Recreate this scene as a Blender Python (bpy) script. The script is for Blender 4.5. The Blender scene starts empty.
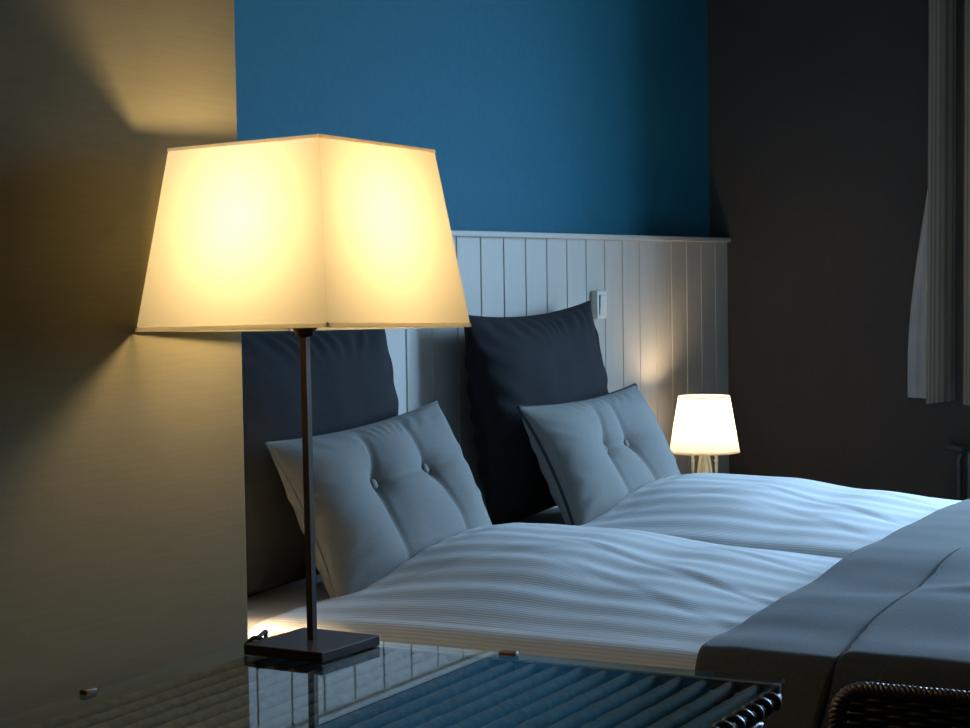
import bpy, bmesh, math, random
from mathutils import Vector, Matrix, noise

random.seed(7)
PI = math.pi
sc = bpy.context.scene
C = sc.collection

# ------------------------------------------------------------------ helpers
def link(name, me, mat=None, parent=None, smooth=False):
    o = bpy.data.objects.new(name, me)
    C.objects.link(o)
    if mat:
        me.materials.append(mat)
    if parent:
        o.parent = parent
    if smooth:
        for p in me.polygons:
            p.use_smooth = True
    return o

def from_bm(name, bm, mat=None, parent=None, smooth=False, keep=False):
    me = bpy.data.meshes.new(name)
    if not keep:
        bmesh.ops.recalc_face_normals(bm, faces=bm.faces[:])
    bm.to_mesh(me)
    bm.free()
    return link(name, me, mat, parent, smooth)

def empty(name, loc=(0, 0, 0), rz=0):
    o = bpy.data.objects.new(name, None)
    o.empty_display_size = 0.05
    C.objects.link(o)
    o.location = loc
    o.rotation_euler = (0, 0, rz)
    return o

def tag(o, label=None, cat=None, group=None, kind=None):
    if label: o['label'] = label
    if cat: o['category'] = cat
    if group: o['group'] = group
    if kind: o['kind'] = kind
    return o

def box(bm, lo, hi, bevel=0.0, seg=2, M=None):
    lo, hi = Vector(lo), Vector(hi)
    r = bmesh.ops.create_cube(bm, size=1.0)
    vs = r['verts']
    c, s = (lo + hi) / 2, hi - lo
    for v in vs:
        v.co = Vector((v.co.x * s.x, v.co.y * s.y, v.co.z * s.z)) + c
    if bevel > 0:
        es = list({e for v in vs for e in v.link_edges})
        rb = bmesh.ops.bevel(bm, geom=es, offset=bevel, segments=seg, affect='EDGES', profile=0.5)
        vs = list({v for f in rb['faces'] for v in f.verts} | {v for v in vs if v.is_valid})
    if M is not None:
        for v in vs:
            if v.is_valid: v.co = M @ v.co
    return vs

def tube(bm, pts, r, n=8, closed=False, caps=True):
    pts = [Vector(p) for p in pts]
    N = len(pts)
    rings = []
    up = None
    for i, p in enumerate(pts):
        if closed:
            t = pts[(i + 1) % N] - pts[(i - 1) % N]
        else:
            t = pts[min(i + 1, N - 1)] - pts[max(i - 1, 0)]
        t.normalize()
        if up is None:
            up = Vector((0, 0, 1)) if abs(t.z) < .9 else Vector((1, 0, 0))
        a = (up - t * up.dot(t)).normalized()
        b = t.cross(a)
        up = a
        rr = r[i] if isinstance(r, (list, tuple)) else r
        rings.append([bm.verts.new(p + (a * math.cos(2 * PI * k / n) + b * math.sin(2 * PI * k / n)) * rr) for k in range(n)])
    for i in range(N if closed else N - 1):
        A, B = rings[i], rings[(i + 1) % N]
        for k in range(n):
            bm.faces.new((A[k], A[(k + 1) % n], B[(k + 1) % n], B[k]))
    if caps and not closed:
        bm.faces.new(rings[0][::-1])
        bm.faces.new(rings[-1])

def lathe(bm, prof, cx=0, cy=0, n=32, caps=True):
    rings = []
    for (r, z) in prof:
        rings.append([bm.verts.new((cx + r * math.cos(2 * PI * k / n), cy + r * math.sin(2 * PI * k / n), z)) for k in range(n)])
    for A, B in zip(rings, rings[1:]):
        for k in range(n):
            bm.faces.new((A[k], A[(k + 1) % n], B[(k + 1) % n], B[k]))
    if caps:
        bm.faces.new(rings[0][::-1])
        bm.faces.new(rings[-1])

def grid(bm, nu, nv, fn, uvfn=None):
    vs = [[bm.verts.new(fn(i / (nu - 1), j / (nv - 1))) for j in range(nv)] for i in range(nu)]
    uvl = bm.loops.layers.uv.verify() if uvfn else None
    for i in range(nu - 1):
        for j in range(nv - 1):
            f = bm.faces.new((vs[i][j], vs[i + 1][j], vs[i + 1][j + 1], vs[i][j + 1]))
            if uvl:
                for l, (a, b) in zip(f.loops, ((i, j), (i + 1, j), (i + 1, j + 1), (i, j + 1))):
                    l[uvl].uv = uvfn(a / (nu - 1), b / (nv - 1))
    return vs

def sstep(a, b, x):
    t = max(0.0, min(1.0, (x - a) / (b - a)))
    return t * t * (3 - 2 * t)

def interp(tab, x):
    if x <= tab[0][0]: return tab[0][1]
    for (a, va), (b, vb) in zip(tab, tab[1:]):
        if x <= b:
            t = (x - a) / (b - a)
            t = t * t * (3 - 2 * t)
            return va + (vb - va) * t
    return tab[-1][1]

def dup(o, parent=None):
    c = o.copy()
    C.objects.link(c)
    c.parent = parent
    for ch in [k for k in C.objects if k.parent == o]:
        dup(ch, c)
    return c

# ------------------------------------------------------------------ materials
def mat(name, col, rough=.8, metal=0.0, spec=.5, sheen=0.0):
    m = bpy.data.materials.new(name)
    m.use_nodes = True
    b = m.node_tree.nodes['Principled BSDF']
    b.inputs['Base Color'].default_value = (*col, 1)
    b.inputs['Roughness'].default_value = rough
    b.inputs['Metallic'].default_value = metal
    b.inputs['Specular IOR Level'].default_value = spec
    if sheen:
        b.inputs['Sheen Weight'].default_value = sheen
    return m

def nt(m):
    return m.node_tree.nodes, m.node_tree.links, m.node_tree.nodes['Principled BSDF']

def noisy(m, col, var=.15, scale=(20, 20, 20), bump=.2, dist=.002, detail=4, coord='Object'):
    N, L, b = nt(m)
    tc = N.new('ShaderNodeTexCoord'); mp = N.new('ShaderNodeMapping')
    mp.inputs['Scale'].default_value = scale
    no = N.new('ShaderNodeTexNoise'); no.inputs['Scale'].default_value = 1; no.inputs['Detail'].default_value = detail
    cr = N.new('ShaderNodeValToRGB')
    cr.color_ramp.elements[0].position = .3; cr.color_ramp.elements[1].position = .7
    cr.color_ramp.elements[0].color = (*[c * (1 - var) for c in col], 1)
    cr.color_ramp.elements[1].color = (*[min(1, c * (1 + var)) for c in col], 1)
    L.new(tc.outputs[coord], mp.inputs[0]); L.new(mp.outputs[0], no.inputs['Vector'])
    L.new(no.outputs['Fac'], cr.inputs[0]); L.new(cr.outputs[0], b.inputs['Base Color'])
    if bump:
        bp = N.new('ShaderNodeBump'); bp.inputs['Strength'].default_value = bump; bp.inputs['Distance'].default_value = dist
        L.new(no.outputs['Fac'], bp.inputs['Height']); L.new(bp.outputs[0], b.inputs['Normal'])
    return m

def weave_bump(m, scale=900, strength=.25, dist=.0006, coord='Object'):
    """fine cloth weave: crossed waves added to bump"""
    N, L, b = nt(m)
    tc = N.new('ShaderNodeTexCoord')
    acc = None
    for d in ('X', 'Z'):
        w = N.new('ShaderNodeTexWave'); w.bands_direction = d
        w.inputs['Scale'].default_value = scale / 20; w.inputs['Distortion'].default_value = .6
        L.new(tc.outputs[coord], w.inputs['Vector'])
        if acc is None: acc = w
        else:
            ad = N.new('ShaderNodeMath'); ad.operation = 'ADD'
            L.new(acc.outputs['Fac'], ad.inputs[0]); L.new(w.outputs['Fac'], ad.inputs[1])
            bp = N.new('ShaderNodeBump'); bp.inputs['Strength'].default_value = strength; bp.inputs['Distance'].default_value = dist
            L.new(ad.outputs[0], bp.inputs['Height'])
            old = b.inputs['Normal'].links
            if old: L.new(old[0].from_socket, bp.inputs['Normal'])
            L.new(bp.outputs[0], b.inputs['Normal'])
    return m

M_blue = noisy(mat('blue_paint', (.03, .2, .36), .75, spec=.3), (.014, .158, .25), .06, (60, 60, 60), .15, .002)
M_dark = noisy(mat('dark_paint', (.06, .06, .06), .85, spec=.2), (.066, .063, .06), .06, (60, 60, 60), .12, .002)
M_olive = noisy(mat('linen_wallpaper', (.3, .3, .22), .85, spec=.2), (.136, .122, .070), .05, (12, 12, 210), .14, .0012, detail=6)
def _olive_extra():
    N, L, b = nt(M_olive)
    tc = N.new('ShaderNodeTexCoord'); mp = N.new('ShaderNodeMapping'); mp.inputs['Scale'].default_value = (260, 260, 22)
    no = N.new('ShaderNodeTexNoise'); no.inputs['Scale'].default_value = 1; no.inputs['Detail'].default_value = 3
    bp = N.new('ShaderNodeBump'); bp.inputs['Strength'].default_value = .1; bp.inputs['Distance'].default_value = .001
    L.new(tc.outputs['Object'], mp.inputs[0]); L.new(mp.outputs[0], no.inputs['Vector']); L.new(no.outputs['Fac'], bp.inputs['Height'])
    L.new(b.inputs['Normal'].links[0].from_socket, bp.inputs['Normal']); L.new(bp.outputs[0], b.inputs['Normal'])
_olive_extra()
M_plain = noisy(mat('plain_plaster', (.3, .3, .28), .9), (.12, .115, .105), .04, (40, 40, 40), .1)
M_ceil = noisy(mat('ceiling_plaster', (.5, .5, .5), .9), (.24, .24, .235), .03, (40, 40, 40), .1)
M_floor = noisy(mat('dark_floorboards', (.12, .08, .05), .5), (.12, .08, .05), .35, (2, 30, 2), .2)
M_board = noisy(mat('white_lacquered_boards', (.6, .6, .58), .5, spec=.35), (.56, .54, .49), .03, (30, 30, 4), .08, .002)
M_plastic = mat('cream_plastic', (.78, .74, .64), .35)
M_pillow = weave_bump(noisy(mat('charcoal_cotton', (.03, .035, .045), .9, spec=.25), (.014, .0155, .0185), .1, (50, 50, 50), .1, .002), 1500, .2)
M_cush = weave_bump(noisy(mat('grey_linen', (.25, .27, .27), .9, sheen=.1), (.225, .225, .212), .05, (160, 160, 160), .1, .001), 1300, .15)
M_piping = mat('dark_piping', (.03, .033, .038), .85)
M_cpiping = mat('grey_piping', (.2, .21, .21), .85)
M_blanket = noisy(mat('grey_felt', (.16, .18, .19), .95, spec=.15, sheen=.25), (.066, .074, .077), .16, (240, 240, 240), .5, .0015)
M_seam = mat('dark_seam_thread', (.015, .016, .018), .95)
M_sheet = noisy(mat('white_cotton_sheet', (.75, .75, .75), .9, spec=.2), (.74, .74, .75), .03, (40, 40, 40), .15)
M_base = noisy(mat('grey_upholstery', (.1, .1, .1), .95), (.1, .1, .1), .12, (120, 120, 120), .3)
M_bronze = mat('dark_bronze_metal', (.035, .026, .02), .38, .6)
M_pole = mat('brown_bronze_metal', (.06, .042, .03), .42, .7)
M_rubber = mat('black_cable_rubber', (.015, .013, .015), .8, spec=.2)
M_brass = mat('polished_brass', (.95, .82, .46), .3, .12)
M_clip = mat('brown_clip', (.045, .022, .009), .5)
M_wood = noisy(mat('dark_nightstand_wood', (.09, .06, .04), .55), (.09, .06, .04), .3, (3, 40, 3), .15)
M_wframe = mat('white_window_paint', (.7, .7, .68), .45)
M_rad = mat('dark_radiator_enamel', (.05, .055, .06), .35)
M_lining = weave_bump(noisy(mat('pale_curtain_lining', (.42, .41, .39), .95), (.60, .58, .55), .06, (30, 30, 10), .1), 1200, .2)

def wicker(name, a, b_):
    m = mat(name, a, .42, spec=.5)
    noisy(m, a, .45, (90, 90, 90), .4, .0015, 3)
    return m
M_wick = wicker('dark_wicker', (.036, .025, .016), 0)
M_wickt = wicker('brown_wicker_rib', (.064, .062, .054), 0)
M_wickt.node_tree.nodes['Principled BSDF'].inputs['Roughness'].default_value = .75
M_wickt.node_tree.nodes['Principled BSDF'].inputs['Specular IOR Level'].default_value = .15

# duvet: satin woven stripes running along the bed
M_duvet = mat('white_satin_stripe', (.75, .76, .78), .7, spec=.3, sheen=.1)
def _duv():
    N, L, b = nt(M_duvet)
    uv = N.new('ShaderNodeUVMap')
    sx = N.new('ShaderNodeSeparateXYZ'); L.new(uv.outputs[0], sx.inputs[0])
    mu = N.new('ShaderNodeMath'); mu.operation = 'MULTIPLY'; mu.inputs[1].default_value = 2 * PI / .0092
    L.new(sx.outputs['X'], mu.inputs[0])
    si = N.new('ShaderNodeMath'); si.operation = 'SINE'; L.new(mu.outputs[0], si.inputs[0])
    cr = N.new('ShaderNodeValToRGB')
    cr.color_ramp.elements[0].position = .35; cr.color_ramp.elements[1].position = .65
    cr.color_ramp.elements[0].color = (.78, .78, .79, 1); cr.color_ramp.elements[1].color = (.9, .9, .9, 1)
    ma = N.new('ShaderNodeMapRange'); ma.inputs['From Min'].default_value = -1; L.new(si.outputs[0], ma.inputs['Value'])
    L.new(ma.outputs[0], cr.inputs[0]); L.new(cr.outputs[0], b.inputs['Base Color'])
    tc = N.new('ShaderNodeTexCoord'); mp = N.new('ShaderNodeMapping'); mp.inputs['Scale'].default_value = (26, 5, 26)
    mp.inputs['Rotation'].default_value = (0, 0, .12)
    no = N.new('ShaderNodeTexNoise'); no.inputs['Scale'].default_value = 1; no.inputs['Detail'].default_value = 5
    L.new(tc.outputs['Object'], mp.inputs[0]); L.new(mp.outputs[0], no.inputs['Vector'])
    b1 = N.new('ShaderNodeBump'); b1.inputs['Strength'].default_value = .09; b1.inputs['Distance'].default_value = .006
    L.new(no.outputs['Fac'], b1.inputs['Height'])
    b2 = N.new('ShaderNodeBump'); b2.inputs['Strength'].default_value = .3; b2.inputs['Distance'].default_value = .001
    L.new(ma.outputs[0], b2.inputs['Height']); L.new(b1.outputs[0], b2.inputs['Normal']); L.new(b2.outputs[0], b.inputs['Normal'])
_duv()

# striped curtain
M_curt = mat('striped_curtain_cloth', (.3, .28, .23), .95, spec=.1)
def _cur():
    N, L, b = nt(M_curt)
    uv = N.new('ShaderNodeUVMap')
    sx = N.new('ShaderNodeSeparateXYZ'); L.new(uv.outputs[0], sx.inputs[0])
    mu = N.new('ShaderNodeMath'); mu.operation = 'MULTIPLY'; mu.inputs[1].default_value = 2 * PI / .0105
    L.new(sx.outputs['X'], mu.inputs[0])
    si = N.new('ShaderNodeMath'); si.operation = 'SINE'; L.new(mu.outputs[0], si.inputs[0])
    ma = N.new('ShaderNodeMapRange'); ma.inputs['From Min'].default_value = -1; L.new(si.outputs[0], ma.inputs['Value'])
    cr = N.new('ShaderNodeValToRGB')
    cr.color_ramp.elements[0].position = .25; cr.color_ramp.elements[1].position = .55
    cr.color_ramp.elements[0].color = (.26, .22, .17, 1); cr.color_ramp.elements[1].color = (.42, .365, .28, 1)
    L.new(ma.outputs[0], cr.inputs[0]); L.new(cr.outputs[0], b.inputs['Base Color'])
_cur()

def shade_mat(name, col, trans, refl=.3):
    m = bpy.data.materials.new(name); m.use_nodes = True
    N, L = m.node_tree.nodes, m.node_tree.links
    N.remove(N['Principled BSDF'])
    out = [n for n in N if n.type == 'OUTPUT_MATERIAL'][0]
    d = N.new('ShaderNodeBsdfDiffuse'); t = N.new('ShaderNodeBsdfTranslucent'); mx = N.new('ShaderNodeMixShader')
    mx.inputs[0].default_value = trans
    tc = N.new('ShaderNodeTexCoord'); mp = N.new('ShaderNodeMapping'); mp.inputs['Scale'].default_value = (120, 120, 300)
    no = N.new('ShaderNodeTexNoise'); no.inputs['Scale'].default_value = 1
    cr = N.new('ShaderNodeValToRGB')
    cr.color_ramp.elements[0].color = (*[c * .95 for c in col], 1); cr.color_ramp.elements[1].color = (*col, 1)
    L.new(tc.outputs['Object'], mp.inputs[0]); L.new(mp.outputs[0], no.inputs['Vector']); L.new(no.outputs['Fac'], cr.inputs[0])
    d.inputs[0].default_value = (*[c * refl for c in col], 1); L.new(cr.outputs[0], t.inputs[0])
    L.new(d.outputs[0], mx.inputs[1]); L.new(t.outputs[0], mx.inputs[2]); L.new(mx.outputs[0], out.inputs[0])
    return m
M_shade = shade_mat('cream_shade_fabric', (.82, .77, .60), .25, .2)
M_hem = shade_mat('cream_shade_hem', (.93, .87, .74), .94, .6)
M_shade2 = shade_mat('white_shade_fabric', (.95, .92, .87), .68, .95)

def emit(name, col, s):
    m = bpy.data.materials.new(name); m.use_nodes = True
    N, L = m.node_tree.nodes, m.node_tree.links
    N.remove(N['Principled BSDF'])
    e = N.new('ShaderNodeEmission'); e.inputs[0].default_value = (*col, 1); e.inputs[1].default_value = s
    L.new(e.outputs[0], [n for n in N if n.type == 'OUTPUT_MATERIAL'][0].inputs[0])
    return m
BULB = 185.0
M_bulb = emit('warm_bulb_glass', (1.0, .70, .36), BULB)
M_bulb2 = emit('bright_bulb_glass', (1.0, .71, .40), 118.0)

def pane_mat(name, tint, ior):
    m = bpy.data.materials.new(name); m.use_nodes = True
    N, L = m.node_tree.nodes, m.node_tree.links
    N.remove(N['Principled BSDF'])
    t = N.new('ShaderNodeBsdfTransparent'); t.inputs[0].default_value = (*tint, 1)
    g = N.new('ShaderNodeBsdfGlossy'); g.inputs['Roughness'].default_value = 0.0; g.inputs[0].default_value = (1, 1, 1, 1)
    fr = N.new('ShaderNodeFresnel'); ge = N.new('ShaderNodeNewGeometry'); mr = N.new('ShaderNodeMapRange')
    mr.inputs['To Min'].default_value = ior; mr.inputs['To Max'].default_value = 1 / ior
    L.new(ge.outputs['Backfacing'], mr.inputs['Value']); L.new(mr.outputs[0], fr.inputs[0])
    mx = N.new('ShaderNodeMixShader')
    L.new(fr.outputs[0], mx.inputs[0]); L.new(t.outputs[0], mx.inputs[1]); L.new(g.outputs[0], mx.inputs[2])
    L.new(mx.outputs[0], [n for n in N if n.type == 'OUTPUT_MATERIAL'][0].inputs[0])
    return m
M_glass = pane_mat('table_glass', (.86, .92, .90), 1.56)
M_gedge = bpy.data.materials.new('glass_edge'); M_gedge.use_nodes = True
def _ge():
    N, L = M_gedge.node_tree.nodes, M_gedge.node_tree.links
    N.remove(N['Principled BSDF'])
    t = N.new('ShaderNodeBsdfTransparent'); t.inputs[0].default_value = (.9, .97, .94, 1)
    d = N.new('ShaderNodeBsdfDiffuse'); d.inputs[0].default_value = (.35, .45, .42, 1)
    mx = N.new('ShaderNodeMixShader'); mx.inputs[0].default_value = .18
    L.new(t.outputs[0], mx.inputs[1]); L.new(d.outputs[0], mx.inputs[2])
    L.new(mx.outputs[0], [n for n in N if n.type == 'OUTPUT_MATERIAL'][0].inputs[0])
_ge()
M_gclear = bpy.data.materials.new('glass_underside'); M_gclear.use_nodes = True
def _gc():
    N, L = M_gclear.node_tree.nodes, M_gclear.node_tree.links
    N.remove(N['Principled BSDF'])
    t = N.new('ShaderNodeBsdfTransparent'); t.inputs[0].default_value = (.95, .98, .97, 1)
    L.new(t.outputs[0], [n for n in N if n.type == 'OUTPUT_MATERIAL'][0].inputs[0])
_gc()
M_pane = pane_mat('window_glass', (.97, .98, .98), 1.3)

# ------------------------------------------------------------------ layout numbers
T = .75            # top of the table glass
YW = 1.405         # face of the papered wall
XE = 1.981          # end of the papered wall
YB = 2.39          # blue wall
YH = 2.324         # front of the panelling
XR = 6.2           # dark wall
ZC = 2.7
X0, Y0 = -1.6, -2.4

# ------------------------------------------------------------------ room shell
def struct(name, bm, m, label, cat, smooth=False):
    o = from_bm(name, bm, m, None, smooth)
    return tag(o, label, cat, kind='structure')

bm = bmesh.new(); box(bm, (X0 - .1, Y0 - .1, -.1), (XR + .25, YB + .1, 0)); struct('floor', bm, M_floor, 'dark wooden bedroom floor under the bed and table', 'floor')
bm = bmesh.new(); box(bm, (X0 - .1, Y0 - .1, ZC), (XR + .25, YB + .1, ZC + .1)); struct('ceiling', bm, M_ceil, 'pale ceiling above the bedroom', 'ceiling')
bm = bmesh.new(); box(bm, (XE, YB, 0), (XR + .25, YB + .1, ZC)); struct('wall_back', bm, M_blue, 'saturated blue painted wall above the white panelling', 'wall')
bm = bmesh.new(); box(bm, (X0 - .1, YW, 0), (XE, YB + .1, ZC), .004, 2); struct('wall_left', bm, M_olive, 'khaki linen wallpapered wall lit by the big table lamp', 'wall')
bm = bmesh.new(); box(bm, (X0 - .1, Y0 - .1, 0), (X0, YW, ZC)); struct('wall_near', bm, M_plain, 'plain wall behind the camera position', 'wall')
bm = bmesh.new(); box(bm, (X0, Y0 - .1, 0), (XR + .25, Y0, ZC)); struct('wall_front', bm, M_plain, 'plain wall opposite the blue wall', 'wall')
WY0, WY1, WZ0, WZ1 = -.70, 1.20, .80, 2.45   # window opening
bm = bmesh.new()
box(bm, (XR, WY1, 0), (XR + .25, YB, ZC)); box(bm, (XR, Y0, 0), (XR + .25, WY0, ZC))
box(bm, (XR, WY0, 0), (XR + .25, WY1, WZ0)); box(bm, (XR, WY0, WZ1), (XR + .25, WY1, ZC))
struct('wall_right', bm, M_dark, 'almost black painted wall behind the small lit lamp and curtain', 'wall')

win = tag(empty('window_1', (XR + .16, (WY0 + WY1) / 2, WZ0)), 'white framed window behind the striped curtain', 'window', kind='structure')
w = WY1 - WY0; h = WZ1 - WZ0
bm = bmesh.new()
for (a, b_) in (((-.03, -w / 2, 0), (.03, -w / 2 + .06, h)), ((-.03, w / 2 - .06, 0), (.03, w / 2, h)), ((-.03, -.035, .06), (.03, .035, h - .06)),
                ((-.03, -w / 2 + .06, 0), (.03, w / 2 - .06, .06)), ((-.03, -w / 2 + .06, h - .06), (.03, w / 2 - .06, h))):
    box(bm, a, b_, .006)
from_bm('window_frame', bm, M_wframe, win)
for s in (-1, 1):
    bm = bmesh.new(); c0 = s * (w / 4 - .012)
    box(bm, (-.004, c0 - w / 4 + .052, .058), (.004, c0 + w / 4 - .052, h - .058))
    from_bm('window_pane', bm, M_pane, win)
bm = bmesh.new(); box(bm, (-.20, -w / 2 - .0, -.03), (-.03, w / 2 + .0, 0.0), .006); from_bm('window_sill', bm, M_wframe, win)

# daylight: sky outside, sampled through the window opening
wd = bpy.data.worlds.new('sky'); sc.world = wd; wd.use_nodes = True
bg = wd.node_tree.nodes['Background']
def _sky():
    N, L = wd.node_tree.nodes, wd.node_tree.links
    tc = N.new('ShaderNodeTexCoord'); sx = N.new('ShaderNodeSeparateXYZ')
    L.new(tc.outputs['Generated'], sx.inputs[0])
    cr = N.new('ShaderNodeValToRGB')           # dim ground, overcast sky brightening upwards
    e = cr.color_ramp.elements
    e[0].position = 0.0; e[0].color = (.10, .13, .15, 1)
    e[1].position = 1.0; e[1].color = (1.0, 1.0, 1.0, 1)
    for p, c in ((.49, (.11, .15, .18, 1)), (.51, (.155, .25, .37, 1)), (.75, (.30, .48, .71, 1))):
        k = e.new(p); k.color = c
    e[-1].color = (.44, .70, 1.0, 1)
    ma = N.new('ShaderNodeMapRange'); ma.inputs['From Min'].default_value = -1
    L.new(sx.outputs['Z'], ma.inputs['Value']); L.new(ma.outputs[0], cr.inputs[0]); L.new(cr.outputs[0], bg.inputs[0])
_sky()
bg.inputs[1].default_value = 66.0
pl = bpy.data.lights.new('window_portal', 'AREA'); pl.shape = 'RECTANGLE'; pl.size = h; pl.size_y = w
pl.cycles.is_portal = True
po = bpy.data.objects.new('window_portal', pl); C.objects.link(po)
po.location = (XR + .24, (WY0 + WY1) / 2, (WZ0 + WZ1) / 2); po.rotation_euler = (0, PI / 2, 0)

# ------------------------------------------------------------------ panelling (headboard)
hb = tag(empty('headboard_panelling', (4.08, YH, 0)), 'long white headboard panelling of vertical grooved boards below the blue wall', 'headboard')
bm = bmesh.new()
P = .132
xs = []
x = 1.983 - P
g = .0022
while x < XR:
    a, b_ = max(x, XE + .001), min(x + P, XR - .002)
    if b_ > a + .005:
        xs += [(a, .004), (a + g, .004), (a + g + .003, 0), (b_ - .003, 0), (b_, .0035)]
    x += P
z0, z1 = 0.002, 1.298
front = [(bm.verts.new((px - 4.08, py, z0)), bm.verts.new((px - 4.08, py, z1))) for px, py in xs]
for A, B in zip(front, front[1:]):
    bm.faces.new((A[0], B[0], B[1], A[1]))
bk = YB - YH - .001
p0 = [bm.verts.new((xs[0][0] - 4.08, bk, z)) for z in (z0, z1)]
p1 = [bm.verts.new((xs[-1][0] - 4.08, bk, z)) for z in (z0, z1)]
bm.faces.new((p0[0], front[0][0], front[0][1], p0[1])); bm.faces.new((front[-1][0], p1[0], p1[1], front[-1][1]))
bm.faces.new((p1[0], p0[0], p0[1], p1[1]))
from_bm('board_panel', bm, M_board, hb, keep=True)
bm = bmesh.new(); box(bm, (XE - 4.08 + .001, -.014, 1.298), (XR - 4.08 - .002, bk, 1.314), .004, 3)
from_bm('cap_rail', bm, M_board, hb)

# light switch on the panelling
sw = tag(empty('light_switch', (5.083, YH, 1.105)), 'small cream light switch on the white panelling above the far dark pillow', 'light switch')
bm = bmesh.new(); box(bm, (-.035, -.022, -.042), (.035, -.0005, .042), .004, 3); from_bm('switch_box', bm, M_plastic, sw, True)
bm = bmesh.new(); box(bm, (-.022, -.027, -.029), (.022, -.0215, .029), .0022, 2, Matrix.Rotation(.05, 4, 'X')); from_bm('rocker', bm, M_plastic, sw, True)

# ------------------------------------------------------------------ bed
BX0, BX1, BM = 2.87, 5.00, 3.935
bed = tag(empty('double_bed', (BM, 1.25, 0)), 'wide upholstered double bed base carrying two mattresses side by side', 'bed')
bm = bmesh.new(); box(bm, (BX0 - BM + .01, -1.0, .10), (BX1 - BM - .01, 1.03, .33), .02, 3); from_bm('bed_base', bm, M_base, bed, True)
for sx in (-1, 1):
    for sy in (-1, 1):
        bm = bmesh.new(); lathe(bm, [(.022, 0.0), (.03, .1)], sx * .96, sy * .9, 16); from_bm('leg', bm, M_wood, bed)
for i, (a, b_) in enumerate(((BX0, BM - .004), (BM + .004, BX1))):
    bm = bmesh.new(); box(bm, (a, .28, .331), (b_, 2.29, .553), .05, 5)
    o = from_bm('mattress', bm, M_sheet, None, True)
    tag(o, ['white sheeted mattress of the near bed half beside the glass table', 'white sheeted mattress of the far bed half towards the small lit lamp'][i], 'mattress', 'mattresses of the double bed')

HW = .5325
A_TAB = [(.2, .012), (.9, .017), (1.1, .027), (1.38, .056), (1.6, .084), (1.8, .088), (1.88, .078), (1.94, .046), (1.985, .006)]
def creased(u, y):
    """longitudinal folds and the two long diagonal creases of a duvet"""
    z = 0
    z += .0011 * math.sin(38 * u + 2.2 * math.sin(2.1 * y + .5) + 3 * y) * sstep(1.95, 1.6, y)
    z += .0011 * math.sin(71 * u - 2.6 * y + 1.3 * math.sin(4 * y))
    z += .006 * (noise.noise(Vector((u * 5, y * 2.2, 1.7))))
    # crease sweeping from the crest towards the near foot
    for (u0, y0, u1, y1, a, wd_) in ((.02, 1.62, -.22, 1.05, .0042, .020), (-.12, 1.62, -.38, 1.1, .0028, .024), (-.3, 1.86, -.02, 1.55, .003, .03), (.22, 1.5, .05, 1.0, .0034, .02)):
        t = (y0 - y) / (y0 - y1)
        uc = u0 + (u1 - u0) * t + .03 * math.sin(t * PI)
        d = (u - uc) / wd_
        f = sstep(-.25, .2, t) * (1 - sstep(.9, 1.4, t)) * .34
        z += a * f * (math.exp(-d * d) - 1.1 * math.exp(-((d + 1.5) * 1.3) ** 2))
    return z
def duvet_z(u, y):
    uc = .10
    k = (u - uc) / (HW + (uc if u < uc else -uc) + .03)
    k = max(-1, min(1, k))
    g0 = .5 + .5 * math.cos(PI * k)
    g1 = max(0, 1 - abs(k) ** 2.8)
    w_ = sstep(1.97, 1.62, y) * (.85 if u < uc else .35)
    gx = g0 * (1 - w_) + g1 * w_
    edge = 1 - .0 * abs(u)
    return .572 + interp(A_TAB, y) * gx * edge + .010 * sstep(2.0, 1.9, y) * (1 - k * k)

def make_duvet(xc, outer, seed):
    bm = bmesh.new()
    near = outer < 0
    S0 = -HW - (.30 if near else .0); S1 = HW + (.0 if near else .30)
    NU, NV = 300, 190
    def fn(a, b_):
        s = S0 + (S1 - S0) * a
        y = 2.0 - b_ * 1.62
        yy = y + .012 * noise.noise(Vector((s * 4, seed, 0))) * (1 - b_)
        u = max(-HW, min(HW, s))
        z = duvet_z(u, y) + creased(u + seed * .013, y) * sstep(0, .12, HW - abs(u) + .06) * sstep(2.0, 1.93, y)
        ex = abs(s) - HW
        xo = u
        if ex > 0 and ((s < 0) == near):
            sg = -1 if s < 0 else 1
            R_ = .085
            th = min(ex / R_, PI / 2)
            xo = u + sg * R_ * math.sin(th)
            z = z - R_ * (1 - math.cos(th)) - max(0, ex - R_ * PI / 2)
            xo += sg * .012 * math.sin(y * 17 + 2 * math.sin(y * 5)) * sstep(.05, .25, ex)
        else:
            e = HW - abs(s)
            inner = (s > 0) if near else (s < 0)
            if inner and e < .05:
                q = 1 - e / .05
                z -= .016 * q * q
        # rolled head edge
        if b_ < .02:
            z -= .012 * (1 - b_ / .02)
        return Vector((xc + xo, yy, z))
    def uvf(a, b_):
        return (S0 + (S1 - S0) * a, b_ * 1.62)
    grid(bm, NU, NV, fn, uvf)
    o = from_bm('duvet', bm, M_duvet, None, True)
    so = o.modifiers.new('thickness', 'SOLIDIFY'); so.thickness = .016; so.offset = 1 if o.data.polygons[0].normal.z < 0 else -1
    return o
XC1, XC2 = BX0 + HW - .003, BM + HW
d1 = make_duvet(XC1, -1, 1.0); tag(d1, 'white satin striped duvet on the near bed half, its side facing the glass table', 'duvet', 'white striped duvets')
d2 = make_duvet(XC2, 1, 2.0); tag(d2, 'white satin striped duvet on the far bed half, in front of the small lit lamp', 'duvet', 'white striped duvets')

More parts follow.
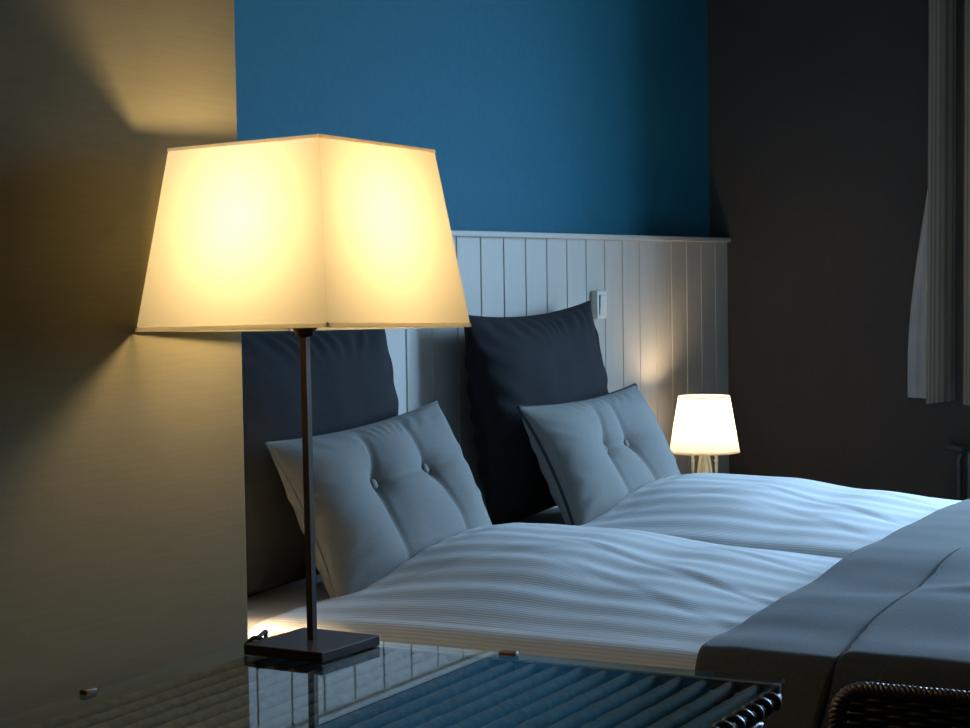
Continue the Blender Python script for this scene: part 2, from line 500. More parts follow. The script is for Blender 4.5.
# grey blanket across the foot
BLX = [(2.70, .585), (2.87, .594), (3.2, .612), (3.6, .638), (4.2, .638), (4.5, .627), (4.8, .594), (5.1, .57)]
def blanket_z(x, y):
    z = interp(BLX, x)
    z += .01 * sstep(1.12, .2, y) * -1
    z += .004 * noise.noise(Vector((x * 3, y * 3, 5))) + .0025 * noise.noise(Vector((x * 9, y * 7, 2)))
    z += .010 * math.exp(-((x + .45 * y - 3.62) / .035) ** 2) * math.exp(-((y - .55) / .28) ** 2)
    z += .0045 * sstep(1.085, 1.03, y)
    return z
def seam_y(x):
    if x < BL0: return seam_y(BL0) + .28 * (BL0 - x)
    return .866 + .010 * math.sin(x * 4.1 + .6) + .006 * math.sin(x * 11)
bm = bmesh.new()
BL0, BL1 = BX0 - .075, BX1 + .08
DROP = .34
LT = (BL1 - BL0) + 2 * DROP
FY = .22
def blf(a, b_, lift=0.0):
    s = BL0 - DROP + LT * a
    yy = 1.085 + .012 * math.sin(s * 3.0) - b_ * (1.085 - FY + .3)
    x = max(BL0, min(BL1, s))
    ex = BL0 - s if s < BL0 else (s - BL1 if s > BL1 else 0)
    sg = -1 if s < BL0 else 1
    y = max(FY, yy); ey = max(0, FY - yy)
    z = blanket_z(x, y)
    sy_ = seam_y(min(s, BL1))
    z += .012 * sstep(sy_ + .006, sy_ - .006, y)
    # rounded shoulder before the drop
    for e, lim in ((ex, 1), (ey, 2)):
        if e > 0:
            R_ = .05
            th = min(e / R_, PI / 2)
            off = R_ * math.sin(th); dz = R_ * (1 - math.cos(th)) + max(0, e - R_ * PI / 2)
            z -= dz
            if lim == 1: x += sg * (off * .6 + .014 * math.sin(y * 13 + 1) * sstep(.05, .3, e))
            else: y -= off * .6 + .014 * math.sin(x * 11) * sstep(.05, .3, e)
    z = max(z, .12 + .002 * math.sin(x * 20))
    return Vector((x, y, z + lift))
NB, NBV = 330, 150
grid(bm, NB, NBV, blf)
blk = from_bm('blanket', bm, M_blanket, None, True)
so = blk.modifiers.new('thickness', 'SOLIDIFY'); so.thickness = .009; so.offset = 1 if blk.data.polygons[len(blk.data.polygons) // 2].normal.z > 0 else -1
tag(blk, 'grey felt blanket spread across the foot of the double bed', 'blanket')
pts = []
for i in range(240):
    a = .02 + (1 - .02 - (DROP + .03) / LT) * i / 239
    s = BL0 - DROP + LT * a
    xx = max(BL0, min(BL1, s))
    y = seam_y(min(s, BL1)) + .004
    b_ = (1.085 + .012 * math.sin(s * 3.0) - y) / (1.085 - FY + .3)
    p = blf(a, b_)
    nrm = Vector((0, 0, .0095))
    if s < BL0: nrm = Vector((-.0105 * min(1, (BL0 - s) / .05), 0, .0095 * (1 - min(1, (BL0 - s) / .07))))
    if s > BL1: nrm = Vector((.0105 * min(1, (s - BL1) / .05), 0, .0095 * (1 - min(1, (s - BL1) / .07))))
    pts.append(p + nrm)
bm = bmesh.new(); tube(bm, pts, .0062, 6)
tag(from_bm('seam', bm, M_seam, blk, True), 'dark stitched seam of the blanket')

# ------------------------------------------------------------------ pillows and cushions
def pillow_mesh(W, H, TH, nu=120, nv=90, pinch=.09, buttons=(), seed=0, ear=1.0, wr=.006):
    bm = bmesh.new()
    fronts = {}
    def shape(u, v, side):
        eu, ev = 1 - u * u, 1 - v * v
        x = W / 2 * u * (1 - pinch * (ev ** 1.0) * (abs(u) ** 3))
        z = H / 2 * v * (1 - pinch * (eu ** 1.0) * (abs(v) ** 3) * ear)
        t = TH / 2 * (max(0, (1 - abs(u) ** 2.6)) ** .55) * (max(0, (1 - abs(v) ** 2.6)) ** .55)
        k = max(0, eu * ev) ** .3
        t += k * .5 * wr * noise.noise(Vector((x * 9, z * 9, seed + side * 3)))
        # gather lines running in from the edges
        ed = 1 - max(abs(u), abs(v))
        gat = math.exp(-((ed - .12) / .13) ** 2)
        ang = math.atan2(v * H, u * W)
        t += gat * wr * .5 * math.sin(ang * 31 + 3 * noise.noise(Vector((u * 3, v * 3, seed)))) * k
        for (bx, bz) in buttons:
            dx, dz = x - bx, z - bz
            d2_ = dx * dx + dz * dz
            t *= 1 - .20 * math.exp(-d2_ / .028 ** 2) - .30 * math.exp(-d2_ / .11 ** 2)
            # vertical creases up and down from each button, bowed a little
            bow = .022 * math.sin(dz * 14) * (1 if bx < 0 else -1)
            cr = math.exp(-((dx - bow) / .011) ** 2) - .25 * math.exp(-((dx - bow) / .045) ** 2)
            t *= 1 - .17 * math.exp(-((dx - bow) / .045) ** 2) * math.exp(-(dz / .22) ** 2)
            t -= TH * .05 * cr * math.exp(-(dz / .17) ** 2) * k
        if buttons:
            b0, b1 = buttons[0], buttons[-1]
            if b0[0] - .03 < x < b1[0] + .14:
                zc = b0[1] + (b1[1] - b0[1]) * (x - b0[0]) / (b1[0] - b0[0])
                t -= TH * .045 * math.exp(-((z - zc) / .011) ** 2) * k * sstep(b0[0] - .03, b0[0] + .02, x) * (1 - sstep(b1[0] + .04, b1[0] + .14, x))
        t = max(t, 0)
        return Vector((x, -t if side == 0 else t, z))
    rim = {}
    vs = {}
    for side in (0, 1):
        for i in range(nu + 1):
            for j in range(nv + 1):
                # denser near the edges
                a = 2 * i / nu - 1; b_ = 2 * j / nv - 1
                u = math.sin(a * PI / 2) * .5 + a * .5; v = math.sin(b_ * PI / 2) * .5 + b_ * .5
                if i in (0, nu) or j in (0, nv):
                    if (i, j) not in rim:
                        p = shape(u, v, 0); p.y = 0
                        rim[i, j] = bm.verts.new(p)
                    vs[side, i, j] = rim[i, j]
                else:
                    vs[side, i, j] = bm.verts.new(shape(u, v, side))
        for i in range(nu):
            for j in range(nv):
                q = (vs[side, i, j], vs[side, i + 1, j], vs[side, i + 1, j + 1], vs[side, i, j + 1])
                bm.faces.new(q if side == 0 else q[::-1])
    loop = [rim[i, 0].co.copy() for i in range(nu)] + [rim[nu, j].co.copy() for j in range(nv)] + \
           [rim[i, nv].co.copy() for i in range(nu, 0, -1)] + [rim[0, j].co.copy() for j in range(nv, 0, -1)]
    depth = [shape(*_inv(bx / (W / 2), bz / (H / 2)), 0).y for bx, bz in buttons]
    return bm, loop, depth
def _inv(u, v):
    return u, v

def place(o, loc, lean, roll, yaw):
    o.location = loc
    o.rotation_euler = (Matrix.Rotation(yaw, 3, 'Z') @ Matrix.Rotation(-lean, 3, 'X') @ Matrix.Rotation(roll, 3, 'Y')).to_euler()

def make_pillow(name, W, H, TH, m, mp_, pr, loc, lean, roll, yaw, buttons=(), seed=0, **kw):
    root = empty(name)
    bm, loop, dep = pillow_mesh(W, H, TH, buttons=buttons, seed=seed, **kw)
    from_bm('cover', bm, m, root, True, keep=True)
    bm = bmesh.new(); tube(bm, loop, pr, 6, closed=True); from_bm('piping', bm, mp_, root, True)
    for (bx, bz), dy in zip(buttons, dep):
        bm = bmesh.new()
        prof = [(.0005, -.006), (.006, -.0057), (.0105, -.0035), (.0118, 0), (.0105, .004), (.0005, .006)]
        lathe(bm, prof, 0, 0, 18)
        for v in bm.verts:
            v.co = Vector((v.co.x + bx, v.co.z + dy - .0115, v.co.y + bz))
        from_bm('button', bm, m, root, True)
    place(root, loc, lean, roll, yaw)
    return root

R = math.radians
p1 = make_pillow('dark_pillow', .76, .55, .19, M_pillow, M_pillow, .003, (3.335, 2.205, .828), R(7), R(0), R(0), seed=3, pinch=.06, wr=.009)
tag(p1, 'square charcoal pillow on the near bed half, partly behind the big lamp pole', 'pillow', 'charcoal pillows against the panelling')
p2 = make_pillow('dark_pillow', .76, .555, .19, M_pillow, M_pillow, .003, (4.485, 2.205, .833), R(7), R(-1.5), R(0), seed=11, pinch=.085, wr=.011)
tag(p2, 'square charcoal pillow on the far bed half, below the light switch', 'pillow', 'charcoal pillows against the panelling')
c1 = make_pillow('button_cushion', .70, .372, .17, M_cush, M_cpiping, .0028, (3.345, 2.0, .727), R(24), R(-3), R(0),
                 buttons=((-.100, .044), (.124, .044)), seed=21, pinch=.085)
tag(c1, 'grey linen cushion with two buttons on the near bed half, right behind the lamp pole', 'cushion', 'grey buttoned cushions')
c2 = make_pillow('button_cushion', .735, .375, .17, M_cush, M_piping, .0042, (4.445, 1.998, .710), R(25), R(-1), R(0),
                 buttons=((-.075, .026), (.07, .026)), seed=33, pinch=.095)
tag(c2, 'grey linen cushion with dark piping on the far bed half beside the small lit lamp', 'cushion', 'grey buttoned cushions')

# ------------------------------------------------------------------ nightstands and small lamps
def make_nightstand(cx):
    ns = empty('nightstand', (cx, 2.1, 0))
    bm = bmesh.new(); box(bm, (-.2, -.18, .10), (.2, .2, .43), .006); from_bm('body', bm, M_wood, ns)
    bm = bmesh.new(); box(bm, (-.215, -.2, .43), (.215, .21, .452), .004); from_bm('top', bm, M_wood, ns)
    bm = bmesh.new(); box(bm, (-.185, -.196, .25), (.185, -.181, .415), .004); dr = from_bm('drawer', bm, M_wood, ns)
    bm = bmesh.new(); lathe(bm, [(.004, 0), (.006, .01), (.013, .018), (.011, .026), (.001, .029)], 0, 0, 16)
    for v in bm.verts: v.co = Vector((v.co.x, -.196 - v.co.z, .335 + v.co.y))
    from_bm('knob', bm, M_brass, dr, True)
    for sx in (-1, 1):
        for sy in (-1, 1):
            bm = bmesh.new(); box(bm, (sx * .175 - .018, sy * .155 + .01 - .018, 0), (sx * .175 + .018, sy * .155 + .01 + .018, .101), .003); from_bm('leg', bm, M_wood, ns)
    return ns
ns1 = make_nightstand(5.48)
tag(ns1, 'dark wooden nightstand under the small lit lamp beyond the bed', 'nightstand', 'nightstands at the bed sides')
ns2 = dup(ns1); ns2.location = (2.50, 2.08, 0)
tag(ns2, 'dark wooden nightstand behind the end of the wallpapered wall', 'nightstand', 'nightstands at the bed sides')

def make_small_lamp(loc):
    lp = empty('bedside_lamp', loc, -1.08)
    zb = loc[2]
    s0, s1 = .631 - zb, .808 - zb
    bm = bmesh.new(); lathe(bm, [(.06, 0), (.062, .006), (.055, .014), (.03, .02), (.012, .026)], 0, 0, 40); from_bm('base', bm, M_brass, lp, True)
    # pointed brass arch carrying the socket
    bm = bmesh.new()
    pts = []
    for i in range(41):
        t = -1 + 2 * i / 40
        pts.append((.027 * t * (1.0 if abs(t) > .2 else 1), 0, .020 + (s0 + .004 - .02) * (1 - abs(t) ** 2.2)))
    tube(bm, pts, .0065, 10)
    from_bm('arch', bm, M_brass, lp, True)
    bm = bmesh.new(); lathe(bm, [(.007, .02), (.008, .07), (.014, .09), (.012, .13), (.006, .16), (.005, s0 + .03)], 0, 0, 20); from_bm('stem', bm, M_brass, lp, True)
    for s in (-1, 1):
        bm = bmesh.new()
        top = s0 - .004
        lathe(bm, [(.006, .016), (.0075, .03), (.004, .05), (.0035, top - .06), (.006, top - .045), (.0045, top - .03), (.008, top - .022), (.0035, top - .016),
                   (.007, top - .008), (.006, top - .001), (.001, top + .002)], s * .037, 0, 16)
        from_bm('finial_post', bm, M_brass, lp, True)
    bm = bmesh.new(); lathe(bm, [(.011, s0 + .01), (.011, s0 + .104)], 0, 0, 16); from_bm('socket', bm, M_brass, lp, True)
    bm = bmesh.new()
    for k in range(3):
        a = k * 2 * PI / 3 + .3
        tube(bm, [(.0115 * math.cos(a), .0115 * math.sin(a), s0 + .03), (.092 * math.cos(a), .092 * math.sin(a), s0 + .03)], .0014, 6)
    from_bm('shade_carrier', bm, M_brass, lp, True)
    bm = bmesh.new(); bmesh.ops.create_uvsphere(bm, u_segments=20, v_segments=12, radius=.028)
    for v in bm.verts: v.co = Vector((v.co.x, v.co.y, v.co.z * 1.2 + s0 + .126))
    from_bm('bulb', bm, M_bulb2, lp, True)
    bm = bmesh.new(); lathe(bm, [(.1105, s0), (.0800, s1)], 0, 0, 64, caps=False)
    sh = from_bm('lamp_shade', bm, M_shade2, lp, True)
    for (ra_, za, rb_, zb_) in ((.1112, s0 - .0005, .1098, s0 + .006), (.0820, s1 - .005, .0806, s1 + .0005)):
        bm = bmesh.new(); lathe(bm, [(ra_, za), (rb_, zb_)], 0, 0, 64, caps=False)
        from_bm('shade_trim', bm, M_hem, sh, True)
    return lp
l2 = make_small_lamp((5.50, 2.145, .452))
tag(l2, 'small lit lamp with round white shade and brass base beyond the bed', 'lamp', 'small bedside lamps')
l3 = dup(l2); l3.location = (2.608, 2.015, .452)
for ch in [k for k in C.objects if k.parent == l3 and k.name.startswith('bulb')]:
    ch.data = ch.data.copy(); ch.data.materials[0] = emit('brightest_bulb_glass', (1.0, .71, .40), 420.0)
    for v in ch.data.vertices: v.co.z -= .068
tag(l3, 'small lit bedside lamp hidden behind the end of the wallpapered wall', 'lamp', 'small bedside lamps')

# ------------------------------------------------------------------ wicker table with glass top
TX0, TX1, TY0, TY1 = .86, 1.96, .672, 1.346
tb = tag(empty('wicker_table', ((TX0 + TX1) / 2, (TY0 + TY1) / 2, 0)), 'wicker table with a glass top standing under the big lamp', 'table')
ox, oy = tb.location.x, tb.location.y
L_ = Matrix.Translation((-ox, -oy, 0))
def tpart(name, bm, m, smooth=False, parent=None):
    bmesh.ops.transform(bm, matrix=L_, verts=bm.verts[:])
    return from_bm(name, bm, m, parent or tb, smooth)
bm = bmesh.new(); box(bm, (TX0, TY0, T - .006), (TX1, TY1, T), .0012, 2); gl = tpart('glass_top', bm, M_glass); gl.data.materials.append(M_gedge); gl.data.materials.append(M_gclear)
for p in gl.data.polygons:
    p.material_index = 0 if p.normal.z > .9 else (2 if p.normal.z < -.9 else 1)
for (cx, cy, sx, sy) in ((1.957, 1.014, .006, .011), (1.590, 1.344, .010, .005)):
    bm = bmesh.new(); box(bm, (cx - sx, cy - sy, T - .0085), (cx + sx, cy + sy, T + .0028), .002, 2)
    tag(tpart('glass_clip', bm, M_clip, True, gl), 'small brown clip on the edge of the glass')
# ribs of the woven top, running towards the far edge
bm = bmesh.new()
nr = 21
RP = (TY1 - TY0 - .03) / nr
for k in range(nr):
    y = TY0 + .015 + RP * (k + .5)
    n = 60
    pts = [(TX0 + .004 + (TX1 - TX0 - .008) * i / (n - 1), y, T - .0160 + .0004 * math.sin(i * 1.9 + k * PI)) for i in range(n)]
    tube(bm, pts, [.0085 * (1 + .03 * math.sin(i * 2.7 + k)) for i in range(n)], 8)
tpart('woven_top', bm, M_wickt, True)
bm = bmesh.new(); box(bm, (TX0 + .015, TY0 + .012, T - .040), (TX1 - .015, TY1 - .012, T - .028), .002); tpart('top_board', bm, M_wick)
# wrapped rims
def helix(bm, a, b_, R_, pitch, r):
    a, b_ = Vector(a), Vector(b_)
    t = (b_ - a); Ln = t.length; t.normalize()
    up = Vector((0, 0, 1)); s = t.cross(up)
    n = int(Ln / pitch * 14)
    tube(bm, [a + t * (Ln * i / n) + (up * math.cos(2 * PI * i / 14) + s * math.sin(2 * PI * i / 14)) * R_ for i in range(n + 1)], r, 6)
a, b_ = (TX0 + .01, TY0 + .007, T - .021), (TX1 - .008, TY0 + .007, T - .021)
bm = bmesh.new(); helix(bm, a, b_, .0068, .0285, .0056); tube(bm, [a, b_], .006, 8)
tpart('wrapped_rim', bm, M_wick, True)
for (a, b_) in (((TX1 - .012, TY0 + .02, T - .028), (TX1 - .012, TY1 - .02, T - .028)),
                ((TX1 - .01, TY1 - .010, T - .028), (TX0 + .01, TY1 - .010, T - .028)), ((TX0 + .012, TY1 - .02, T - .028), (TX0 + .012, TY0 + .02, T - .028))):
    bm = bmesh.new(); tube(bm, [a, b_], .009, 12)
    tpart('rim', bm, M_wick, True)
bm = bmesh.new(); box(bm, (TX1 - .010, TY0 + .004, T - .034), (TX1 - .001, TY1 - .004, T - .0064), .001, 1); tpart('edge_band', bm, M_wickt)
# woven aprons
def weave_panel(bm, org, ux, width, z0_, z1_, rows, stakes, amp=.003, thick=.012):
    """horizontal strands going in and out round upright stakes"""
    ux = Vector(ux); nrm = ux.cross(Vector((0, 0, 1)))
    nu_, nv_ = stakes * 4 + 1, rows * 4 + 1
    def fn(a, b_, sgn=1):
        row = b_ * rows
        ri = int(min(rows - 1, row)); fr_ = row - ri
        prof = math.sqrt(max(0, 1 - (2 * fr_ - 1) ** 2))
        s = math.sin(PI * a * stakes + (PI if ri % 2 else 0))
        return Vector(org) + ux * (a * width) + Vector((0, 0, z0_ + (z1_ - z0_) * b_)) + nrm * (sgn * thick / 2 + amp * s * 1.0 + sgn * amp * .9 * (prof - .5))
    A = grid(bm, nu_, nv_, lambda a, b_: fn(a, b_, 1))
    B = grid(bm, nu_, nv_, lambda a, b_: fn(a, b_, -1))
    for i in range(nu_ - 1):
        bm.faces.new((A[i][0], A[i + 1][0], B[i + 1][0], B[i][0])); bm.faces.new((A[i][-1], A[i + 1][-1], B[i + 1][-1], B[i][-1]))
    for j in range(nv_ - 1):
        bm.faces.new((A[0][j], A[0][j + 1], B[0][j + 1], B[0][j])); bm.faces.new((A[-1][j], A[-1][j + 1], B[-1][j + 1], B[-1][j]))
for (org, ux, wdt) in (((TX0 + .05, TY0 + .02, 0), (1, 0, 0), TX1 - TX0 - .1), ((TX0 + .05, TY1 - .02, 0), (1, 0, 0), TX1 - TX0 - .1),
                       ((TX0 + .025, TY0 + .05, 0), (0, 1, 0), TY1 - TY0 - .1), ((TX1 - .025, TY0 + .05, 0), (0, 1, 0), TY1 - TY0 - .1)):
    bm = bmesh.new(); weave_panel(bm, org, ux, wdt, .60, .712, 12, int(wdt / .035)); tpart('apron', bm, M_wick, True)
for sx in (TX0 + .035, TX1 - .035):
    for sy in (TY0 + .035, TY1 - .035):
        bm = bmesh.new()
        n = 180
        tube(bm, [(sx, sy, .004 + .70 * i / n) for i in range(n + 1)], [.021 + .0022 * math.sin(i * PI * .5) for i in range(n + 1)], 14)
        tpart('leg', bm, M_wick, True)

# ------------------------------------------------------------------ wicker chair
CH = tag(empty('wicker_chair', (2.25, .36, 0)), 'dark brown wicker chair between the glass table and the blanket', 'chair')
cox, coy = 2.25, .36
LC = Matrix.Translation((-cox, -coy, 0))
def cpart(name, bm, m=M_wick, smooth=True):
    bmesh.ops.transform(bm, matrix=LC, verts=bm.verts[:])
    return from_bm(name, bm, m, CH, smooth)
CYL, CYR, CZ = .632, .09, .733
bm = bmesh.new(); weave_panel(bm, (2.015, CYR + .012, 0), (0, 1, 0), CYL - CYR - .024, .36, CZ - .008, 66, 22, amp=.0022, thick=.012); cpart('backrest', bm)
# rolled braid along the top and down both sides
def braid(bm, path, R_, r, pitch, strands=3):
    path = [Vector(p) for p in path]
    cum = [0]
    for a, b_ in zip(path, path[1:]): cum.append(cum[-1] + (b_ - a).length)
    Ln = cum[-1]
    def pt(d):
        for i in range(len(path) - 1):
            if d <= cum[i + 1] or i == len(path) - 2:
                t = (d - cum[i]) / (cum[i + 1] - cum[i])
                tg = (path[i + 1] - path[i]).normalized()
                return path[i].lerp(path[i + 1], t), tg
    n = int(Ln / pitch * 12)
    for s in range(strands):
        pts = []
        for i in range(n + 1):
            p, tg = pt(Ln * i / n)
            nx = Vector((1, 0, 0)); bz = tg.cross(nx)
            a = 2 * PI * (i / 12 + s / strands)
            pts.append(p + nx * (R_ * math.cos(a)) + bz * (R_ * math.sin(a)))
        tube(bm, pts, r, 6)
bm = bmesh.new()
arc = [(2.015, CYL - .001 , .36)] + [(2.015, CYL - .001, CZ - .035)] + \
      [(2.015, CYL - .035 + .034 * math.cos(t), CZ - .035 + .034 * math.sin(t)) for t in [PI / 2 * k / 6 for k in range(1, 7)]] + \
      [(2.015, CYR + .035 - .034 * math.sin(t), CZ - .035 + .034 * math.cos(t)) for t in [PI / 2 * k / 6 for k in range(0, 7)]] + [(2.015, CYR + .001, .36)]
braid(bm, arc, .0056, .0044, .024, 4)
cpart('braided_rim', bm)
bm = bmesh.new(); box(bm, (2.02, CYR + .01, .385), (2.56, CYL - .01, .43), .015, 3); cpart('seat', bm)
bm = bmesh.new(); weave_panel(bm, (2.545, CYR + .03, 0), (0, 1, 0), CYL - CYR - .06, .30, .39, 14, 18, .0022, .012); cpart('apron', bm)
for sx in (2.018, 2.535):
    for sy in (CYR + .025, CYL - .025):
        bm = bmesh.new(); n = 90
        tube(bm, [(sx, sy, .003 + .385 * i / n) for i in range(n + 1)], [.017 + .0018 * math.sin(i * PI * .5) for i in range(n + 1)], 12)
        cpart('leg', bm)

# ------------------------------------------------------------------ big table lamp
LX, LY = 1.876, 1.238
lamp = tag(empty('table_lamp', (LX, LY, T)), 'big lit lamp with square cream shade on the glass table', 'lamp')
bm = bmesh.new(); box(bm, (-.060, -.0575, .0008), (.060, .0575, .0135), .0012, 2, Matrix.Rotation(R(-3), 4, 'Z')); base = from_bm('base', bm, M_bronze, lamp)
bm = bmesh.new()
top = Vector((.0135, .011, .381))
hp = .0044
vs0 = []
for zc, z in ((0, .0135), (1, 1)):
    c = Vector((0, 0, .0135)) if zc == 0 else top
    vs0.append([bm.verts.new(c + Matrix.Rotation(R(-3), 3, 'Z') @ Vector((sx * hp, sy * hp, 0))) for sx, sy in ((-1, -1), (1, -1), (1, 1), (-1, 1))])
for k in range(4):
    bm.faces.new((vs0[0][k], vs0[0][(k + 1) % 4], vs0[1][(k + 1) % 4], vs0[1][k]))
bm.faces.new(vs0[0][::-1]); bm.faces.new(vs0[1])
from_bm('pole', bm, M_pole, lamp)
AX, AY = .032, .019
PH = -.088
scx, scy = LX, LY
def shade_pt(ang, hgt, z, inset=0.0):
    u = (hgt - inset) * math.cos(ang + PH); v = (hgt - inset) * math.sin(ang + PH)
    return Vector((1.889 - LX + u + AX * (z - 1.13), 1.246 - LY + v + AY * (z - 1.13), z - AX * u - AY * v - T))
ANG = [PI * .25, PI * .75, -PI * .75, -PI * .25]
HT, HB, ZT, ZB = .160, .202, 1.354, 1.137
def sp(k, f_):  # corner k at height fraction f_
    return shade_pt(ANG[k % 4], HB + (HT - HB) * f_, ZB + (ZT - ZB) * f_)
bm = bmesh.new()
nh = 10
for k in range(4):
    def fn(a, b_, k=k):
        return sp(k, b_).lerp(sp(k + 1, b_), a)
    grid(bm, 13, nh, fn)
bmesh.ops.remove_doubles(bm, verts=bm.verts[:], dist=.0003)
shd = from_bm('lamp_shade', bm, M_shade, lamp)
def outward(p, d=.0012):
    c = Vector((1.889 - LX, 1.246 - LY, p.z))
    n = (p - c); n.z = 0
    return p + n.normalized() * d
for fa, fb in ((.0, .022), (.982, 1.0)):
    bm = bmesh.new()
    for k in range(4):
        grid(bm, 9, 2, lambda a, b_, k=k: outward(sp(k, fa + (fb - fa) * b_).lerp(sp(k + 1, fa + (fb - fa) * b_), a)))
    bmesh.ops.remove_doubles(bm, verts=bm.verts[:], dist=.0002)
    from_bm('hem', bm, M_hem, shd)
# wire carrier inside the shade, and the cup where it meets the pole
bm = bmesh.new()
hub = top + Vector((.0, .0, .012))
for k in range(4):
    tube(bm, [hub, sp(k, .02)], .0016, 6)
from_bm('shade_carrier', bm, M_bronze, lamp, True)
bm = bmesh.new()
lathe(bm, [(.008, top.z - .003), (.0112, top.z - .002), (.0112, top.z + .003), (.0125, top.z + .0035), (.0155, top.z + .008), (.0155, top.z + .011), (.012, top.z + .014), (.012, top.z + .062), (.008, top.z + .066)], top.x, top.y, 24)
from_bm('socket', bm, M_pole, lamp, True)
bm = bmesh.new(); bmesh.ops.create_uvsphere(bm, u_segments=24, v_segments=16, radius=.032)
for v in bm.verts: v.co = Vector((v.co.x + top.x, v.co.y + top.y, v.co.z * 1.15 + 1.25 - T))
from_bm('bulb', bm, M_bulb, lamp, True)
# cable leaving the left of the base
bm = bmesh.new()
cab = [(-.006, .050, .004), (-.012, .057, .006), (-.024, .060, .0145), (-.034, .063, .0165), (-.041, .067, .010), (-.036, .072, .0036), (-.012, .083, .0032), (.025, .098, .0032), (.055, .109, .0040), (.068, .1145, .001), (.072, .118, -.02), (.073, .120, -.2), (.073, .120, -.72)]
sm = []
for i in range(len(cab) - 1):
    p0, p1_, p2_, p3 = (Vector(cab[max(0, min(len(cab) - 1, i + d))]) for d in (-1, 0, 1, 2))
    for t in [q / 8 for q in range(8)]:
        sm.append(.5 * ((2 * p1_) + (p2_ - p0) * t + (2 * p0 - 5 * p1_ + 4 * p2_ - p3) * t * t + (3 * p1_ - p0 - 3 * p2_ + p3) * t ** 3))
tube(bm, sm, .0026, 8)
from_bm('cable', bm, M_rubber, lamp, True)

# ------------------------------------------------------------------ curtain, rail, radiator
cur = tag(empty('curtain', (6.10, 1.38, .755)), 'striped brown curtain with pale lining hanging at the right edge', 'curtain')
CW = .70
def cfold(a):
    # cloth distance -> (offset from wall, along wall)
    return .070 * math.cos(2 * PI * a * 4.5 + .2) + .004 * math.sin(2 * PI * a * 7)
def cf(a, b_):
    z = 1.78 * b_
    y = 1.585 - .014 * b_ - CW * a + .014 * (math.sin(4 * PI * a * 4.5 + .4) - math.sin(.4)) - .006 * math.sin(a * 40)
    x = 6.088 - cfold(a) * (1 - .25 * b_) + .004 * math.sin(3 * b_ + 9 * a)
    return Vector((x - 6.10, y - 1.38, z + (.004 * math.sin(a * 30) if b_ == 0 else 0)))
def fold_strip(a0, a1, depth0, depth1, n):
    # one strip of the gathered cloth; its edges curl back towards the wall
    def f(a, b_):
        p = cf(a0 + (a1 - a0) * a, b_)
        p.x += depth0 * (1 - sstep(0, .3, a * (a1 - a0) / .07)) + depth1 * (1 - sstep(0, .3, (1 - a) * (a1 - a0) / .07))
        return p
    bm = bmesh.new(); grid(bm, n, 24, f, lambda a, b_: ((a0 + (a1 - a0) * a) * CW * 1.75, b_ * 1.78))
    o = from_bm('curtain_cloth', bm, M_curt, cur, True)
    o.modifiers.new('thickness', 'SOLIDIFY').thickness = .002
fold_strip(0, .062, .02, .05, 40)
fold_strip(.150, 1.0, .0, .0, 230)
def lf(a, b_):
    z = .012 + 1.76 * b_
    yl = 1.684 - .118 * sstep(.05, .66, b_)
    y = yl + (1.545 - yl) * a
    return Vector((6.181 + .003 * math.sin(a * 25) - 6.10, y - 1.38, z - .006 * a))
bm = bmesh.new(); grid(bm, 60, 24, lf)
o = from_bm('lining', bm, M_lining, cur, True); tag(o, 'plain pale lining sticking out behind the striped cloth')
o.modifiers.new('thickness', 'SOLIDIFY').thickness = .0015
bm = bmesh.new(); grid(bm, 40, 12, lambda a, b_: Vector((6.186 + .003 * math.sin(a * 25) - 6.10, 1.462 - .53 * a - 1.38, .012 + 1.76 * b_)))
o = from_bm('lining', bm, M_lining, cur, True)  # unseen piece behind the cloth, added to block window light leaking to the gap
o.modifiers.new('thickness', 'SOLIDIFY').thickness = .0015
rl = tag(empty('curtain_rail', (6.115, .5, 2.55)), 'dark curtain rail on the wall above the window', 'curtain rail')
bm = bmesh.new(); tube(bm, [(0, -1.25, 0), (0, 1.25, 0)], .013, 16); from_bm('rod', bm, M_rad, rl, True)
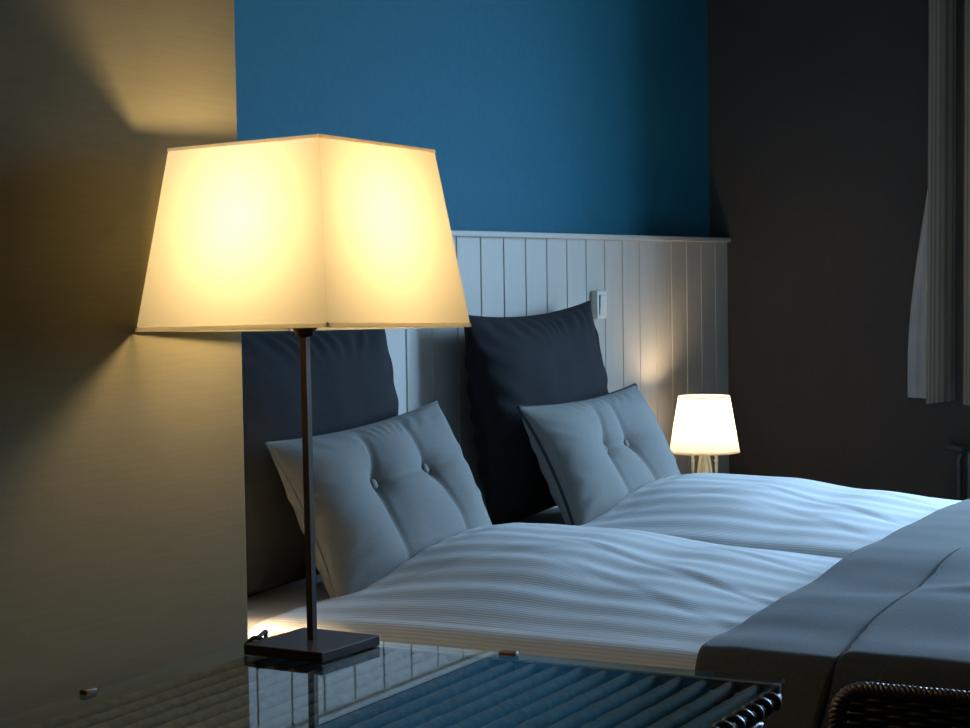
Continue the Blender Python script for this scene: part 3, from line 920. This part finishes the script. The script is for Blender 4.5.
for s in (-1, 1):
    bm = bmesh.new(); tube(bm, [(0, s * 1.15, 0), (.084, s * 1.15, 0)], .008, 10); from_bm('bracket', bm, M_rad, rl, True)
ra = tag(empty('radiator', (6.13, .5, .1)), 'dark flat radiator below the curtain at the right edge', 'radiator')
bm = bmesh.new(); box(bm, (-.035, -.95, .05), (.035, .97, .50), .006)
for k in range(32):
    y = -.92 + .0594 * k
    box(bm, (-.039, y - .013, .07), (-.033, y + .013, .48), .003, 1)
from_bm('panel', bm, M_rad, ra)
bm = bmesh.new(); tube(bm, [(0, .965, .49), (0, .99, .49), (0, 1.0, .47), (0, 1.0, -.098)], .009, 12); from_bm('pipe', bm, M_rad, ra, True)
bm = bmesh.new(); tube(bm, [(0, .975, .495), (0, 1.035, .51)], [.013, .017], 14); from_bm('valve', bm, M_rad, ra, True)
for s in (-.7, .7):
    bm = bmesh.new(); box(bm, (.03, s - .02, .1), (.069, s + .02, .45), .002); from_bm('bracket', bm, M_rad, ra)

# ------------------------------------------------------------------ camera and view
f_px, pit, roll, th = 1871.5, .0479, .0155, .4883
F0 = Vector((math.cos(th), math.sin(th), 0)); R0 = Vector((math.sin(th), -math.cos(th), 0)); U0 = Vector((0, 0, 1))
F = F0 * math.cos(pit) - U0 * math.sin(pit); U = U0 * math.cos(pit) + F0 * math.sin(pit)
Rv = R0 * math.cos(roll) - U * math.sin(roll); Uv = U * math.cos(roll) + R0 * math.sin(roll)
cam = bpy.data.cameras.new('camera'); co = bpy.data.objects.new('camera', cam); C.objects.link(co)
Mx = Matrix((Rv, Uv, -F)).transposed().to_4x4(); Mx.translation = Vector((0, 0, 1.2))
co.matrix_world = Mx
cam.sensor_fit = 'HORIZONTAL'; cam.sensor_width = 36; cam.lens = f_px / 970 * 36
cam.clip_start = .02
sc.camera = co
sc.view_settings.view_transform = 'Standard'; sc.view_settings.look = 'None'
sc.view_settings.gamma = 1; sc.view_settings.use_curve_mapping = False
sc.view_settings.exposure = 0.0
sc.cycles.use_denoising = True
sc.cycles.sample_clamp_indirect = 4
sc.cycles.max_bounces = 10; sc.cycles.transparent_max_bounces = 12
